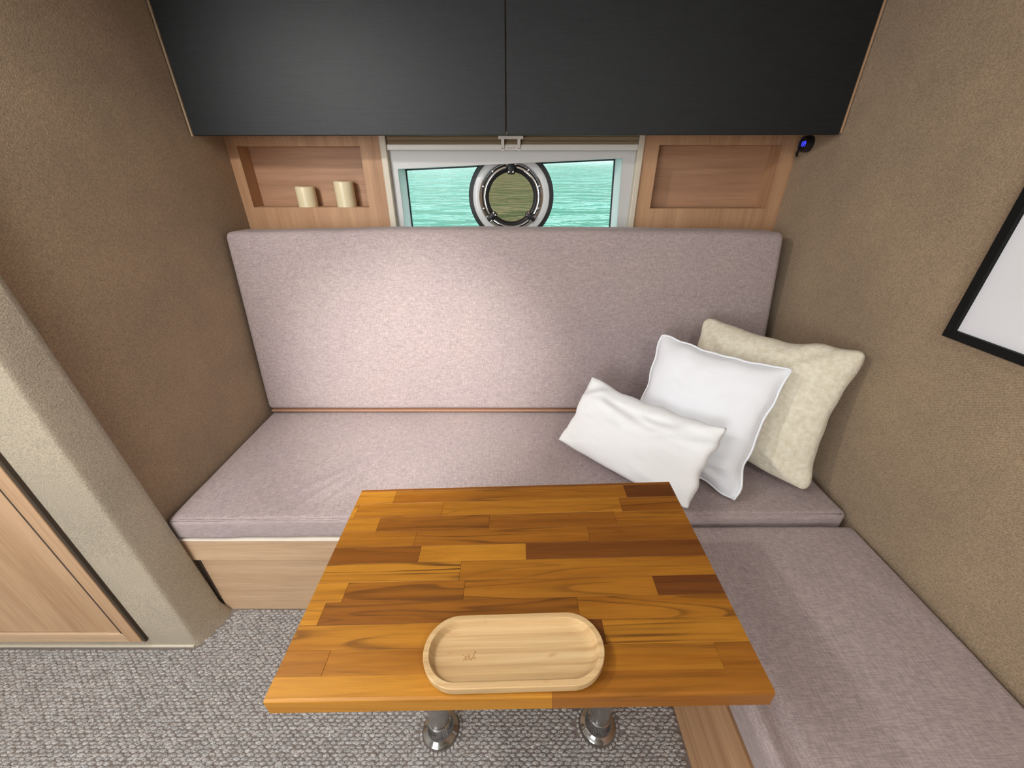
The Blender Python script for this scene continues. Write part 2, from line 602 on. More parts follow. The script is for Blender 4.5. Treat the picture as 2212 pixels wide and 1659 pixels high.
# locker door set in the bulkhead
def lean(bm):
    # the bulkhead leans a little towards the cabin, the door with it
    for v in bm.verts:
        v.co.y -= v.co.z * 0.0092
    return bm
door = empty('door_1', (-1.45, 0.672, 0.0))
struct(door, 'light oak framed locker door in the bulkhead at lower left')
DX0, DX1, DZ0, DZ1 = -1.95, -1.094, 0.044, 1.10
FWD = 0.038
for nm, a in (('stile', (DX1 - FWD, DX1, 0.660, 0.676, DZ0, DZ1)), ('stile', (DX0, DX0 + FWD, 0.660, 0.676, DZ0, DZ1))):
    obj(nm, lean(B(*a, bev=0.002)), 'oak_door', door)
for a in ((DX0 + FWD, DX1 - FWD, 0.660, 0.676, DZ0, DZ0 + 0.042), (DX0 + FWD, DX1 - FWD, 0.660, 0.676, DZ1 - FWD, DZ1)):
    obj('rail', lean(B(*a, bev=0.002)), 'oak_x', door)
obj('door_panel', lean(B(DX0 + FWD + 0.004, DX1 - FWD - 0.004, 0.665, 0.676, DZ0 + 0.046, DZ1 - FWD - 0.004)), 'oak_door', door)
obj('groove_shade', lean(B(DX1 - FWD - 0.0045, DX1 - FWD + 0.0005, 0.6605, 0.6655, DZ0 + 0.042, DZ1 - FWD)), 'mark', door)  # dark strip painted for the shade in the panel groove
obj('edge_gap_shade', lean(B(DX1, DX1 + 0.008, 0.6635, 0.676, DZ0 - 0.004, DZ1)), 'mark', door)  # dark strip stands for the shaded gap beside the door
struct(obj('baseboard_left', B(-2.25, -0.962, 0.667, 0.674, 0, 0.008, bev=0.002), 'cream_trim'), 'thin cream edging at the foot of the bulkhead')

# loop pile carpet: real little loops, one object
def loop_carpet():
    bm = bmesh.new()
    tone = bm.loops.layers.float_color.new('tone')
    ring8 = [(math.cos(2 * math.pi * q / 8), math.sin(2 * math.pi * q / 8)) for q in range(8)]
    def one(x, y, a, b, h, th):
        ct, st = math.cos(th), math.sin(th)
        def P(u, v, z):
            return bm.verts.new((x + a * u * ct - b * v * st, y + a * u * st + b * v * ct, z))
        base = [P(u, v, 0.0) for u, v in ring8]
        mid = [P(0.82 * u, 0.82 * v, 0.68 * h) for u, v in ring8]
        top = [P(0.42 * u, 0.42 * v, h) for u, v in ring8[::2]]
        s = rnd.uniform(0.82, 1.06)
        w = rnd.uniform(-0.02, 0.02)
        fs = []
        for q in range(8):
            fs.append(bm.faces.new((base[q], base[(q + 1) % 8], mid[(q + 1) % 8], mid[q])))
        for q in range(4):
            fs.append(bm.faces.new((mid[2 * q], mid[2 * q + 1], top[q])))
            fs.append(bm.faces.new((mid[2 * q + 1], mid[(2 * q + 2) % 8], top[(q + 1) % 4], top[q])))
        fs.append(bm.faces.new(top))
        for f in fs:
            f.smooth = True
            for l in f.loops:
                l[tone] = (s + w, s, s - w * 0.8, 1)
    px, py = 0.0190, 0.0077
    rows = int((0.785 + 0.42) / py)
    for r in range(rows):
        y = 0.7805 - r * py
        off = (r % 2) * 0.5 * px + r * 0.0010
        k0, k1 = int(-2.25 / px) - 1 - int(off / px), int(0.44 / px) + 1
        for k in range(k0, k1):
            x = k * px + off + rnd.uniform(-0.002, 0.002)
            if x < -2.23 or x > 0.4285:
                continue
            if y > 0.6635 and x < -0.905 - 0.45 * max(0.0, 0.765 - y):
                continue
            if math.hypot((x + 0.183) / 0.0605, (y - 0.4697) / 0.0525) < 1 or math.hypot((x - 0.222) / 0.0605, (y - 0.4777) / 0.052) < 1:
                continue
            room = min(math.hypot(x + 0.183, y - 0.4697), math.hypot(x - 0.222, y - 0.4777)) - 0.0455
            a = 0.0098 * rnd.uniform(0.8, 1.15)
            b = 0.0046 * rnd.uniform(0.8, 1.15)
            a, b = min(a, room, 0.4338 - x), min(b, room)
            one(x, y + rnd.uniform(-0.0012, 0.0012), a, b, 0.0040 * rnd.uniform(0.7, 1.2), rnd.uniform(-0.12, 0.12) + 0.10)
    for cx, cy in ((-0.183, 0.4697), (0.222, 0.4777)):      # short loops tucked round the table sockets
        for q in range(30):
            t = 2 * math.pi * q / 30
            one(cx + 0.0505 * math.cos(t), cy + 0.0505 * math.sin(t), 0.0052, 0.0044, 0.004, t + math.pi / 2)
    me = bpy.data.meshes.new('loop_carpet')
    bm.to_mesh(me); bm.free()
    me.materials.append(MAT['loops'])
    o = bpy.data.objects.new('loop_carpet', me)
    COL.objects.link(o)
    return tag(o, 'grey flecked loop pile carpet covering the floor', 'carpet', kind='stuff')
loop_carpet()

# ------------------------------------------------------------------ window and porthole
YW = 1.685
win = empty('window_1', (0, 1.60, 1.0))
struct(win, 'long slanted hull window above the sofa')
hole = [(-0.400, 1.00), (0.395, 1.00), (0.383, 1.309), (-0.400, 1.2755)]
obj('fascia', panel_hole(bmesh.new(), rect(-0.425, 0.428, 0.98, 1.40), hole, 1.570, 1.578), 'white_trim', win)
bm = bmesh.new()
a = [bm.verts.new((p[0], 1.578, p[1])) for p in hole]
b_ = [bm.verts.new((p[0], 1.70, p[1])) for p in hole]
a2 = [bm.verts.new((p[0] * 1.03, 1.578, 1.15 + (p[1] - 1.15) * 1.06)) for p in hole]
b2 = [bm.verts.new((p[0] * 1.03, 1.70, 1.15 + (p[1] - 1.15) * 1.06)) for p in hole]
for i in range(4):
    j = (i + 1) % 4
    for q in ((a[i], a[j], b_[j], b_[i]), (a2[i], b2[i], b2[j], a2[j]), (a[i], a2[i], a2[j], a[j]), (b_[i], b_[j], b2[j], b2[i])):
        bm.faces.new(q)
obj('reveal', bm, 'reveal', win)
hs = lambda k: [(p[0] * k, 1.15 + (p[1] - 1.15) * k) for p in hole]
hin = [(-0.396, 1.005), (0.391, 1.005), (0.379, 1.304), (-0.396, 1.2705)]
obj('seal', panel_hole(bmesh.new(), [(-0.4005, 0.999), (0.3955, 0.999), (0.3835, 1.3095), (-0.4005, 1.276)], hin, YW - 0.006, YW + 0.004), 'rubber', win)
obj('pane', prism(bmesh.new(), hin, YW - 0.002, YW + 0.001, 1), 'pane', win)
obj('post', B(-0.446, -0.424, 1.545, 1.572, 0.98, 1.42, bev=0.003), 'cream_trim', win)
obj('post', B(0.426, 0.446, 1.545, 1.572, 0.98, 1.42, bev=0.003), 'cream_trim', win)

blind = empty('window_blind', (0, 1.56, 1.33))
tag(blind, 'folded brown window blind with white pull rail above the water view', 'blind')
bm = bmesh.new()
for k in range(4):
    z0 = 1.348 + k * 0.014
    prism(bm, [(1.556, z0), (1.550, z0 + 0.007), (1.556, z0 + 0.014), (1.566, z0 + 0.014), (1.566, z0)], -0.420, 0.424, 0)
obj('pleats', bm, 'blind', blind)
obj('rail', B(-0.423, 0.426, 1.548, 1.566, 1.331, 1.349, bev=0.003), 'white_plastic', blind)
hd = obj('pull_handle', B(-0.045, 0.037, 1.520, 1.532, 1.362, 1.371, bev=0.001), 'white_plastic', blind)
for x0 in (-0.036, 0.018):
    bm = bmesh.new()
    prism(bm, [(1.524, 1.364), (1.530, 1.364), (1.549, 1.336), (1.549, 1.330), (1.543, 1.330), (1.543, 1.337)], x0, x0 + 0.010, 0)
    o = obj('bracket', bm, 'white_plastic', hd)
    M4 = Matrix.Translation((x0 + 0.005, 1.5432, 1.3365)) @ Matrix.Rotation(math.pi / 2, 4, 'X')
    obj('screw', lathe(bmesh.new(), [(0, 0.0012), (0.0018, 0.001), (0.002, 0)], M4, 10), 'ink', hd)
stk = obj('sticker', B(-0.0185, 0.0105, 1.5468, 1.5482, 1.3345, 1.3425), 'white_plastic', blind)

def text_mesh(name, body, size, loc, mat, parent, rot=(math.pi / 2, 0, 0), extrude=0.0002):
    cu = bpy.data.curves.new(name, 'FONT')
    cu.body = body
    cu.size = size
    cu.extrude = extrude
    cu.align_x = 'LEFT'
    t = bpy.data.objects.new(name, cu)
    COL.objects.link(t)
    bpy.context.view_layer.update()
    me = bpy.data.meshes.new_from_object(t.evaluated_get(bpy.context.evaluated_depsgraph_get()))
    COL.objects.unlink(t)
    bpy.data.objects.remove(t)
    me.name = name
    me.materials.clear()
    me.materials.append(MAT[mat])
    o = bpy.data.objects.new(name, me)
    COL.objects.link(o)
    o.parent = parent
    o.location = Vector(loc) - origin(parent)
    o.rotation_euler = rot
    return o
text_mesh('lettering', 'Oceanair', 0.0058, (-0.0172, 1.5466, 1.3366), 'ink', blind)
obj('printed_mark', lathe(bmesh.new(), [(0.0012, 0), (0.0012, 0.0003), (0.0022, 0.0003), (0.0022, 0), (0.0012, 0)], Matrix.Translation((0.0078, 1.5468, 1.3387)) @ Matrix.Rotation(math.pi / 2, 4, 'X'), 12), 'red', blind)

PC = Vector((-0.003, YW - 0.002, 1.180))
port = empty('porthole', PC)
tag(port, 'round chrome opening porthole with bronze tinted glass in the window', 'porthole')
PM = Matrix.Translation(PC) @ Matrix.Rotation(math.pi / 2, 4, 'X')      # local +Z -> towards cabin (-Y)
def plathe(name, prof, mat, parent=port):
    return obj(name, lathe(bmesh.new(), prof, PM, 72), mat, parent, smooth=35)
plathe('gasket', [(0.140, 0.001), (0.163, 0.001), (0.163, 0.007), (0.160, 0.010), (0.140, 0.010), (0.140, 0.001)], 'rubber')
plathe('flange', [(0.118, 0.004), (0.1465, 0.011), (0.1460, 0.015), (0.142, 0.0175), (0.130, 0.019), (0.122, 0.018), (0.118, 0.004)], 'satin')
plathe('steel_ring', [(0.099, 0.004), (0.123, 0.012), (0.1225, 0.019), (0.119, 0.0205), (0.113, 0.017), (0.107, 0.009), (0.103, 0.008), (0.099, 0.009), (0.099, 0.004)], 'chrome')
plathe('glass_rim', [(0.086, 0.004), (0.101, 0.008), (0.1005, 0.017), (0.096, 0.020), (0.090, 0.018), (0.086, 0.014), (0.086, 0.004)], 'rubber')
plathe('tinted_glass', [(0, 0.008), (0.0875, 0.008), (0.0875, 0.012), (0, 0.012)], 'bronze')
for ang in (20, 55, 128, 160, 200, 340):
    c = PM @ Matrix.Rotation(math.radians(ang), 4, 'Z') @ Matrix.Translation((0.112, 0, 0.0165))
    obj('screw', lathe(bmesh.new(), [(0, 0.004), (0.0028, 0.0035), (0.0038, 0.001), (0.0038, -0.002)], c, 12), 'chrome', port, smooth=True)
def dog(ang, w):
    Md = PM @ Matrix.Rotation(math.radians(ang), 4, 'Z')
    bm = bmesh.new()
    box(bm, 0.078, 0.122, -w, w, 0.014, 0.030, bev=0.005, seg=2)
    box(bm, 0.098, 0.118, -w * 1.45, w * 1.45, 0.012, 0.024, bev=0.003, seg=2)
    bmesh.ops.transform(bm, matrix=Md, verts=bm.verts)
    d = obj('hinge' if ang == 90 else 'latch', bm, 'rubber', port, smooth=35)
    for rr, ss in ((0.086, -0.55), (0.086, 0.55)):
        M5 = Md @ Matrix.Translation((rr, ss * w, 0.030))
        obj('bolt', lathe(bmesh.new(), [(0, 0.002), (0.003, 0.0016), (0.0036, 0.0002), (0.0036, -0.001)], M5, 12), 'chrome', d, smooth=True)
    if True:
        for ss in (-1.1, 1.1):
            bm = bmesh.new()
            box(bm, 0.108, 0.120, ss * w - 0.004, ss * w + 0.004, 0.022, 0.030, bev=0.001)
            bmesh.ops.transform(bm, matrix=Md, verts=bm.verts)
            obj('clip', bm, 'chrome', d)
dog(90, 0.014)
dog(222, 0.010)
dog(318, 0.010)

# the lake outside; the boat heels a little, so the water rises away from it
TILT = math.tan(math.radians(2.6))
bm = bmesh.new()
def wz(y): return -0.15 + TILT * (y - 1.76)
ys = [1.90, 6, 14, 28, 58]
prev = None
for y in ys:
    row = [bm.verts.new((x, y, wz(y))) for x in (-120, -40, -10, 10, 40, 120)]
    if prev:
        for k in range(5):
            bm.faces.new((prev[k], prev[k + 1], row[k + 1], row[k]))
    prev = row
tag(obj('water', bm, 'water'), 'bright turquoise rippling water seen through the window', 'water', kind='stuff')
bm = bmesh.new()
prev = None
for y, up in ((55, -0.3), (57, 0.25), (60, 0.9), (64, 1.6)):
    row = [bm.verts.new((x, y + 2.0 * noise.noise((x * 0.07, y * 0.1, 0)), wz(y) - 0.3 + (up + 0.3) * min(1.0, max(0.0, (x - 9) / 45)) * (1 + 0.35 * noise.noise((x * 0.05, y * 0.03, 3)))))
           for x in [k * 5 + 9 for k in range(30)]]
    if prev:
        for k in range(29):
            bm.faces.new((prev[k], prev[k + 1], row[k + 1], row[k]))
    prev = row
tag(obj('shore_bank', bm, 'bank', smooth='all'), 'sandy far shore at the upper edge of the water', 'shore', kind='structure')

bm = bmesh.new()
prev = None
for y, up in ((62, 0.2), (66, 4.0), (80, 11.0), (110, 18.0), (150, 20.0)):
    row = [bm.verts.new((x, y + 3.0 * noise.noise((x * 0.05, y * 0.1, 7)), wz(y) + up * (1 + 0.4 * noise.noise((x * 0.04, y * 0.03, 5)))))
           for x in [k * 8 - 200 for k in range(51)]]
    if prev:
        for k in range(50):
            bm.faces.new((prev[k], prev[k + 1], row[k + 1], row[k]))
    prev = row
tag(obj('reflected_hillside', bm, 'hillside_green', smooth='all'), 'unseen green hillside added beyond the shore for the water to reflect', 'hillside', kind='structure')  # unseen slope, put in to colour the water's reflections

# ------------------------------------------------------------------ niches in the back panelling
def niche(name, x0, x1, o, label, group):
    """o = opening (x0,x1,z0,z1)"""
    e = empty(name, ((x0 + x1) / 2, 1.56, 0.98))
    tag(e, label, 'niche', group)
    yb = 1.622
    obj('face_frame', panel_hole(bmesh.new(), rect(x0, x1, 0.98, 1.44), rect(*o), 1.555, 1.567), 'oak_z', e)
    obj('back_panel', B(o[0] - 0.01, o[1] + 0.01, yb, yb + 0.012, o[2] - 0.012, o[3] + 0.012), 'oak_panel', e)
    obj('side_panel', B(o[0] - 0.012, o[0], 1.567, yb, o[2], o[3]), 'oak_z', e)
    obj('side_panel', B(o[1], o[1] + 0.012, 1.567, yb, o[2], o[3]), 'oak_z', e)
    obj('shelf', B(o[0] - 0.012, o[1] + 0.012, 1.567, yb, o[2] - 0.012, o[2]), 'oak_x', e)
    obj('top_panel', B(o[0] - 0.012, o[1] + 0.012, 1.567, yb, o[3], o[3] + 0.012), 'oak_x', e)
    return e
niche('wall_niche', XL, -0.446, (-0.933, -0.516, 1.154, 1.343), 'oak wall niche holding two candles left of the window', 'wall niches')
niche('wall_niche', 0.446, XR, (0.499, 0.915, 1.150, 1.347), 'empty oak wall niche right of the window', 'wall niches')

def candle(x, y, z, r, h, label):
    e = empty('pillar_candle', (x, y, z))
    tag(e, label, 'candle', 'candles in the niche')
    bm = bmesh.new()
    lathe(bm, [(0, 0), (r, 0), (r, h * 0.5), (r, h - 0.004), (r - 0.002, h), (r - 0.005, h - 0.001), (r - 0.009, h - 0.010), (0, h - 0.014)], None, 40)
    for v in bm.verts:
        if v.co.z > h * 0.8:
            v.co.z += 0.0009 * math.sin(2.3 * math.atan2(v.co.y, v.co.x) + 0.7)
    obj('wax_body', bm, 'wax', e, smooth=45, local=True)
    obj('wick', tube(bmesh.new(), [(0, 0, h - 0.015), (0.0005, 0, h - 0.008), (0.0025, 0.001, h - 0.003)], 0.0012, 6), 'wick', e, local=True)
candle(-0.748, 1.586, 1.154, 0.0330, 0.066, 'short ivory pillar candle, the left of the two in the niche')
candle(-0.606, 1.586, 1.154, 0.0335, 0.083, 'taller ivory pillar candle, the right of the two in the niche')

# ------------------------------------------------------------------ overhead cabinet
cab = empty('overhead_cabinet', (0, 1.378, 1.363), (0, 0, math.radians(-1.05)))
tag(cab, 'black overhead cabinet with two doors above the sofa', 'cabinet')
def CB(name, a, mat, bev=0.0, parent=cab):
    return obj(name, B(*a, bev=bev), mat, parent, local=True)
HZ = ZC - 1.363 - 0.003
CB('door', (-0.957, -0.0185, 0.0, 0.018, 0.0, HZ - 0.01), 'black', 0.0015)
CB('door', (-0.0155, 0.957, 0.0, 0.018, 0.0, HZ - 0.01), 'black', 0.0015)
CB('carcass', (-0.945, 0.940, 0.020, 0.135, 0.010, HZ), 'oak_x')
CB('side_filler', (-0.9635, -0.9585, -0.002, 0.10, -0.002, HZ), 'carpet_l')
CB('side_filler', (0.9585, 0.9635, 0.000, 0.12, 0.004, HZ), 'oak_door')

# ------------------------------------------------------------------ charger gauge on the right wall
gz = empty('voltage_gauge', (XR, 1.498, 1.347))
tag(gz, 'small round black gauge with glowing blue digits under the cabinet', 'gauge')
GM = Matrix.Translation(gz.location) @ Matrix.Rotation(-math.pi / 2, 4, 'Y')
obj('bezel', lathe(bmesh.new(), [(0, 0), (0.024, 0), (0.024, 0.010), (0.022, 0.022), (0.0185, 0.024), (0.0175, 0.020), (0, 0.020)], GM, 32), 'rubber', gz, smooth=35)
def seg7(bm, cx, cy, w, h, on):
    t = w * 0.26
    S = dict(a=(0, h, w, t), g=(0, 0, w, t), d=(0, -h, w, t), f=(-w / 2, h / 2, t, h), b=(w / 2, h / 2, t, h), e=(-w / 2, -h / 2, t, h), c=(w / 2, -h / 2, t, h))
    for k in on:
        x, y, ww, hh = S[k]
        box(bm, cx + x - ww / 2, cx + x + ww / 2, cy + y - hh / 2, cy + y + hh / 2, 0.0202, 0.0208)
bm = bmesh.new()
seg7(bm, -0.0095, 0, 0.006, 0.0062, 'bc')
seg7(bm, 0.0, 0, 0.006, 0.0062, 'abgcd')
seg7(bm, 0.0095, 0, 0.006, 0.0062, 'abcdfg')
# digits: local x -> world +Y reversed so that they read from the cabin
bmesh.ops.transform(bm, matrix=GM @ Matrix.Rotation(-math.pi / 2, 4, 'Z'), verts=bm.verts)
obj('blue_digits', bm, 'blue', gz)
obj('cap_tether', tube(bmesh.new(), [(XR - 0.004, 1.520, 1.352), (XR - 0.010, 1.528, 1.336), (XR - 0.012, 1.530, 1.322), (XR - 0.010, 1.528, 1.312)], 0.004, 8), 'rubber', gz)

# ------------------------------------------------------------------ sofa: bases, cushions
bench = empty('bench', (0, 0.79, 0))
tag(bench, 'light oak bench base under the main seat cushion', 'bench')
obj('front_panel', B(-0.9362, 0.433, 0.788, 0.806, 0.0, 0.250), 'oak_x', bench)
obj('top_rail', B(-0.962, 0.435, 0.780, 0.806, 0.250, 0.335, bev=0.0015), 'oak_x', bench)
obj('plywood_top', box(B(-0.962, 0.432, 0.7785, 0.800, 0.3352, 0.3405), -0.962, 0.966, 0.800, 1.69, 0.3352, 0.3405), 'ply', bench)
obj('end_gasket', B(-0.946, -0.9365, 0.7865, 0.800, 0.055, 0.250), 'mark', bench)

side = empty('side_bench', (0.45, 0, 0))
tag(side, 'oak base of the side bench along the right wall', 'bench')
obj('front_panel', B(0.434, 0.452, -1.60, 0.776, 0.0, 0.312, bev=0.001), 'oak_y', side)
obj('plywood_top', B(0.452, 0.966, -1.60, 0.774, 0.304, 0.312), 'ply', side)

def N3(p, s, seed=0):
    return noise.noise(Vector(p) * s + Vector((seed * 17.3, seed * 5.1, 0)))

def seat_warp(w, H):
    w = Vector(w)
    if w.z > 0:
        t = w.z / H.z if hasattr(H, 'z') else w.z / H[2]
        w.z += t * (0.004 * N3(w, 2.5, 1) + 0.0022 * N3(w, 9, 2))
        # crease fan left of the table
        for (cx, cy, dx, dy, amp) in ((-0.545, -0.19, 0.6, 0.8, 0.008), (-0.50, -0.205, 0.5, 0.87, 0.006), (-0.575, -0.16, 0.75, 0.66, 0.005), (-0.30, -0.10, 0.3, 0.95, 0.003)):
            rx, ry = w.x - cx, w.y - cy
            al = rx * dx + ry * dy
            ac = -rx * dy + ry * dx
            w.z += t * amp * math.exp(-(al / 0.09) ** 2) * math.exp(-(ac / 0.013) ** 2)
    if w.y < -H[1] * 0.9:
        w.y += 0.0025 * N3((w.x, w.z * 2, 0), 12, 3) + 0.003 * N3((w.x, 0, 0), 3, 4)
    return w
c = corner_box(-0.962, 0.953, 0.776, 1.42, 0.3415, 0.420)
for k in (0, 1):
    c[(1, 0, k)] = (0.950, 0.800, c[(1, 0, k)][2])
seat = empty('seat_cushion', (0, 0.80, 0.3415))
tag(seat, 'long mauve-grey linen seat cushion lying on the main bench', 'cushion')
obj('cover', cushion_bm(c, (1.915, 0.64, 0.0785), 0.017, (190, 70, 4), seat_warp), 'seat', seat, smooth='all')
obj('seam', tube(bmesh.new(), [(-0.948 + 1.88 * k / 60, 0.7795 + 0.024 * k / 60 + 0.0006 * math.sin(k * 1.3), 0.4155 + 0.0006 * N3((k, 0, 0), 0.4)) for k in range(61)], 0.0024, 6), 'seat', seat, smooth='all')

def back_warp(w, H):
    w = Vector(w)
    if w.y < 0:
        t = -w.y / H[1]
        w.y -= t * 0.008 * (1 - (w.x / H[0]) ** 2) * (1 - (w.z / H[2]) ** 2) + t * 0.003 * N3(w, 3, 5)
    if w.z > 0:
        t = w.z / H[2]
        w.z += t * 0.012 * (1 - (w.x / H[0]) ** 2) + t * 0.002 * N3((w.x, 0, 0), 6, 6)
    return w
c = {}
for k, (zb, yf, xl, xr) in enumerate(((0.4405, 1.316, -0.962, 0.955), (1.090, 1.384, -0.958, 0.908))):
    for j, dy in enumerate((0.0, 0.118)):
        c[(0, j, k)] = (xl, yf + dy, zb + (0 if k == 0 or j == 0 else -0.004))
        c[(1, j, k)] = (xr, yf + dy, zb + (0 if k == 0 or j == 0 else -0.004))
back = empty('backrest_cushion', (0, 1.38, 0.4405))
tag(back, 'tall mauve-grey linen backrest cushion leaning below the window', 'cushion')
obj('cover', cushion_bm(c, (1.9, 0.118, 0.65), 0.020, (80, 4, 36), back_warp), 'back', back, smooth='all')
obj('base_board', B(-0.950, 0.950, 1.3165, 1.43, 0.4310, 0.4395, bev=0.002), 'copper', back)

def side_warp(w, H):
    w = Vector(w)
    if w.z > 0:
        t = w.z / H[2]
        w.z += t * (0.004 * N3(w, 2.2, 8) + 0.002 * N3(w, 8, 9))
        # long pulled crease near the front edge close to the camera
        rx = w.x + H[0] - 0.045 - 0.10 * max(0.0, (-(w.y) + 0.2)) * 0.4
        yy = (w.y - 0.72) / 0.22
        w.z -= t * 0.010 * math.exp(-(rx / 0.018) ** 2) * math.exp(-yy * yy)
        w.z += t * 0.007 * math.exp(-((rx + 0.026) / 0.014) ** 2) * math.exp(-yy * yy)
        for (cx, cy, dx, dy, amp) in ((0.19, 0.98, 0.45, -0.89, 0.004), (0.21, 1.02, 0.3, -0.95, 0.003)):
            qx, qy = w.x - cx, w.y - cy
            al = qx * dx + qy * dy
            ac = -qx * dy + qy * dx
            w.z += t * amp * math.exp(-(al / 0.12) ** 2) * math.exp(-(ac / 0.012) ** 2)
    return w
c = corner_box(0.436, 0.960, -1.58, 0.786, 0.3125, 0.393)
scush = empty('side_bench_cushion', (0.70, -0.4, 0.3125))
tag(scush, 'mauve-grey linen cushion on the side bench along the right wall', 'cushion')
obj('cover', cushion_bm(c, (0.524, 2.366, 0.0805), 0.016, (30, 110, 4), side_warp), 'seat', scush, smooth='all')

# ------------------------------------------------------------------ pillows
def rodrigues(r):
    v = Vector(r)
    return Matrix.Rotation(v.length, 3, v.normalized())

def pillow(name, label, mat, pos, rvec, w, h, th, n=56, inset=0.06, seed=1, wr=0.004, piping=0.0, bend=0.0, ears=0.0, flange=0.0, rc=0.05, hem=0.0035, folds=()):
    R = rodrigues(rvec)
    e = empty(name, pos)
    e.rotation_mode = 'QUATERNION'
    e.rotation_quaternion = R.to_quaternion()
    tag(e, label, 'pillow', 'pillows on the sofa')
    def P(u, v, s):
        au, av = abs(u), abs(v)
        k = 1 - rc * (au * av) ** 7
        x = w / 2 * u * (1 - inset * (1 - v * v) * au ** 2) * k
        z = h / 2 * v * (1 - inset * (1 - u * u) * av ** 2) * k
        eu, ev = max(0, au - 0.8) * 5, max(0, av - 0.8) * 5
        x += eu * hem * noise.noise(Vector((v * 3.1, seed, 1 + u)))
        z += ev * hem * noise.noise(Vector((u * 3.1, seed, 2 + v)))
        f = 1 - flange
        pu, pv = max(0.0, 1 - (au / f) ** 2.6), max(0.0, 1 - (av / f) ** 2.6)
        prof = (pu * pv) ** 0.5
        d = th / 2 * prof
        r2 = au * av
        ang = math.atan2(av, au + 1e-6)
        d += wr * prof ** 0.5 * (0.9 * math.sin(ang * 15 + seed * 2.1 + (1 if u > 0 else 3) + (2 if v > 0 else 0)) * r2 ** 1.2 + 1.1 * noise.noise(Vector((u * 2.3 + seed, v * 2.3, s))) + 0.5 * noise.noise(Vector((u * 6, v * 6 + seed, s * 2))))
        for (fu, fv, du, dv, ln, wd, amp) in folds:
            a = (u - fu) * du + (v - fv) * dv
            c = -(u - fu) * dv + (v - fv) * du
            d += amp * prof ** 0.5 * math.exp(-(a / ln) ** 2) * (math.exp(-(c / wd) ** 2) - 0.6 * math.exp(-((c - 1.8 * wd) / wd) ** 2))
        y = -s * (d + 0.0007)
        y += 0.010 * noise.noise(Vector((u * 1.7, v * 1.7, seed + 9)))
        y += ears * (au * av) ** 3
        y += bend * (u * u - 0.33)
        z += 0.5 * abs(bend) * (u * u - 0.33)
        return Vector((x, y, z))
    bm = bmesh.new()
    for s in (1, -1):
        g = [[bm.verts.new(P(-1 + 2 * i / n, -1 + 2 * j / n, s)) for j in range(n + 1)] for i in range(n + 1)]
        for i in range(n):
            for j in range(n):
                bm.faces.new((g[i][j], g[i + 1][j], g[i + 1][j + 1], g[i][j + 1]))
    bmesh.ops.remove_doubles(bm, verts=bm.verts, dist=0.0016)
    obj('cover', bm, mat, e, smooth='all', local=True)
    if piping:
        pts = []
        K = 40
        for k in range(K): pts.append((-1 + 2 * k / K, -1))
        for k in range(K): pts.append((1, -1 + 2 * k / K))
        for k in range(K): pts.append((1 - 2 * k / K, 1))
        for k in range(K): pts.append((-1, 1 - 2 * k / K))
        obj('piping', tube(bmesh.new(), [(P(u, v, 1) + P(u, v, -1)) / 2 for u, v in pts], piping, 8, True), mat, e, smooth='all', local=True)
    return e

pillow('throw_pillow', 'large cream wool throw pillow leaning against the right wall', 'wool',
       (0.757, 1.072, 0.638), (-0.28, 0.087, -0.864), 0.470, 0.455, 0.120, inset=0.15, seed=3, wr=0.006, rc=0.10, hem=0.010,
       folds=((0.55, 0.75, 0.7, 0.7, 0.25, 0.07, 0.010), (-0.6, 0.7, -0.7, 0.7, 0.25, 0.08, 0.008), (0.6, -0.75, 0.75, -0.65, 0.25, 0.07, 0.010)))
pillow('throw_pillow', 'square bright white pillow with piped edge leaning on the cream pillow', 'cotton',
       (0.568, 1.026, 0.617), (-0.403, 0.165, -0.753), 0.375, 0.402, 0.110, inset=0.085, seed=5, wr=0.005, piping=0.0034, flange=0.03, rc=0.02, hem=0.010,
       folds=((0.6, -0.62, 1, 0.1, 0.35, 0.06, 0.007), (0.5, -0.8, 1, -0.2, 0.4, 0.05, 0.006), (0.72, -0.25, 1, 0.15, 0.25, 0.06, 0.005)))
pillow('throw_pillow', 'small oblong white lumbar pillow lying in front, behind the table corner', 'cotton2',
       (0.369, 0.968, 0.562), (-0.707, 0.286, -0.753), 0.445, 0.246, 0.100, inset=0.05, seed=8, wr=0.006, rc=0.03, hem=0.008, bend=-0.018,
       folds=((-0.3, 0.35, 1, -0.25, 0.5, 0.10, 0.006), (0.2, 0.45, 1, 0.1, 0.35, 0.09, 0.005), (-0.75, 0.6, 0.6, 0.8, 0.3, 0.08, 0.008)))

# ------------------------------------------------------------------ table
TC = Vector((0.0059, 0.4647, 0.6495))
tilt = math.atan2(0.025, 0.687)
tab = empty('dining_table', (TC.x, TC.y, 0.0))
tag(tab, 'teak butcher-block table on two steel pedestal legs', 'table')
TW, TD, TT = 0.6882, 0.4034, 0.031
TM = Matrix.Translation((0, 0, TC.z)) @ Matrix.Rotation(-tilt, 4, 'Y')
rows_t = [TD / 2, 0.1945, 0.1580, 0.1200, 0.0835, 0.0465, 0.0115, -0.0270, -0.0620, -0.0990, -0.1365, -0.1715, -TD / 2]
joints = [[-0.225, 0.270], [-0.263, 0.240], [-0.334, -0.152, 0.221], [-0.277, -0.052, 0.202], [-0.194, 0.142], [-0.178, 0.020], [-0.098],
          [-0.290, -0.087, 0.235], [-0.315, 0.101], [0.0, 0.134], [-0.277, 0.291], [0.048]]
tones = [[1.0, 1.5, 1.2], [0.25, 0.8, 1.9], [0.3, 0.7, 0.55, 1.1], [0.45, 1.2, 1.25, 0.9], [0.8, 1.0, 1.3], [1.35, 0.3, 1.75], [0.35, 0.75],
         [0.2, 0.95, 0.8, 1.9], [0.15, 1.15, 0.8], [0.4, 1.7, 0.5], [0.75, 0.65, 1.0], [0.1, 1.0]]
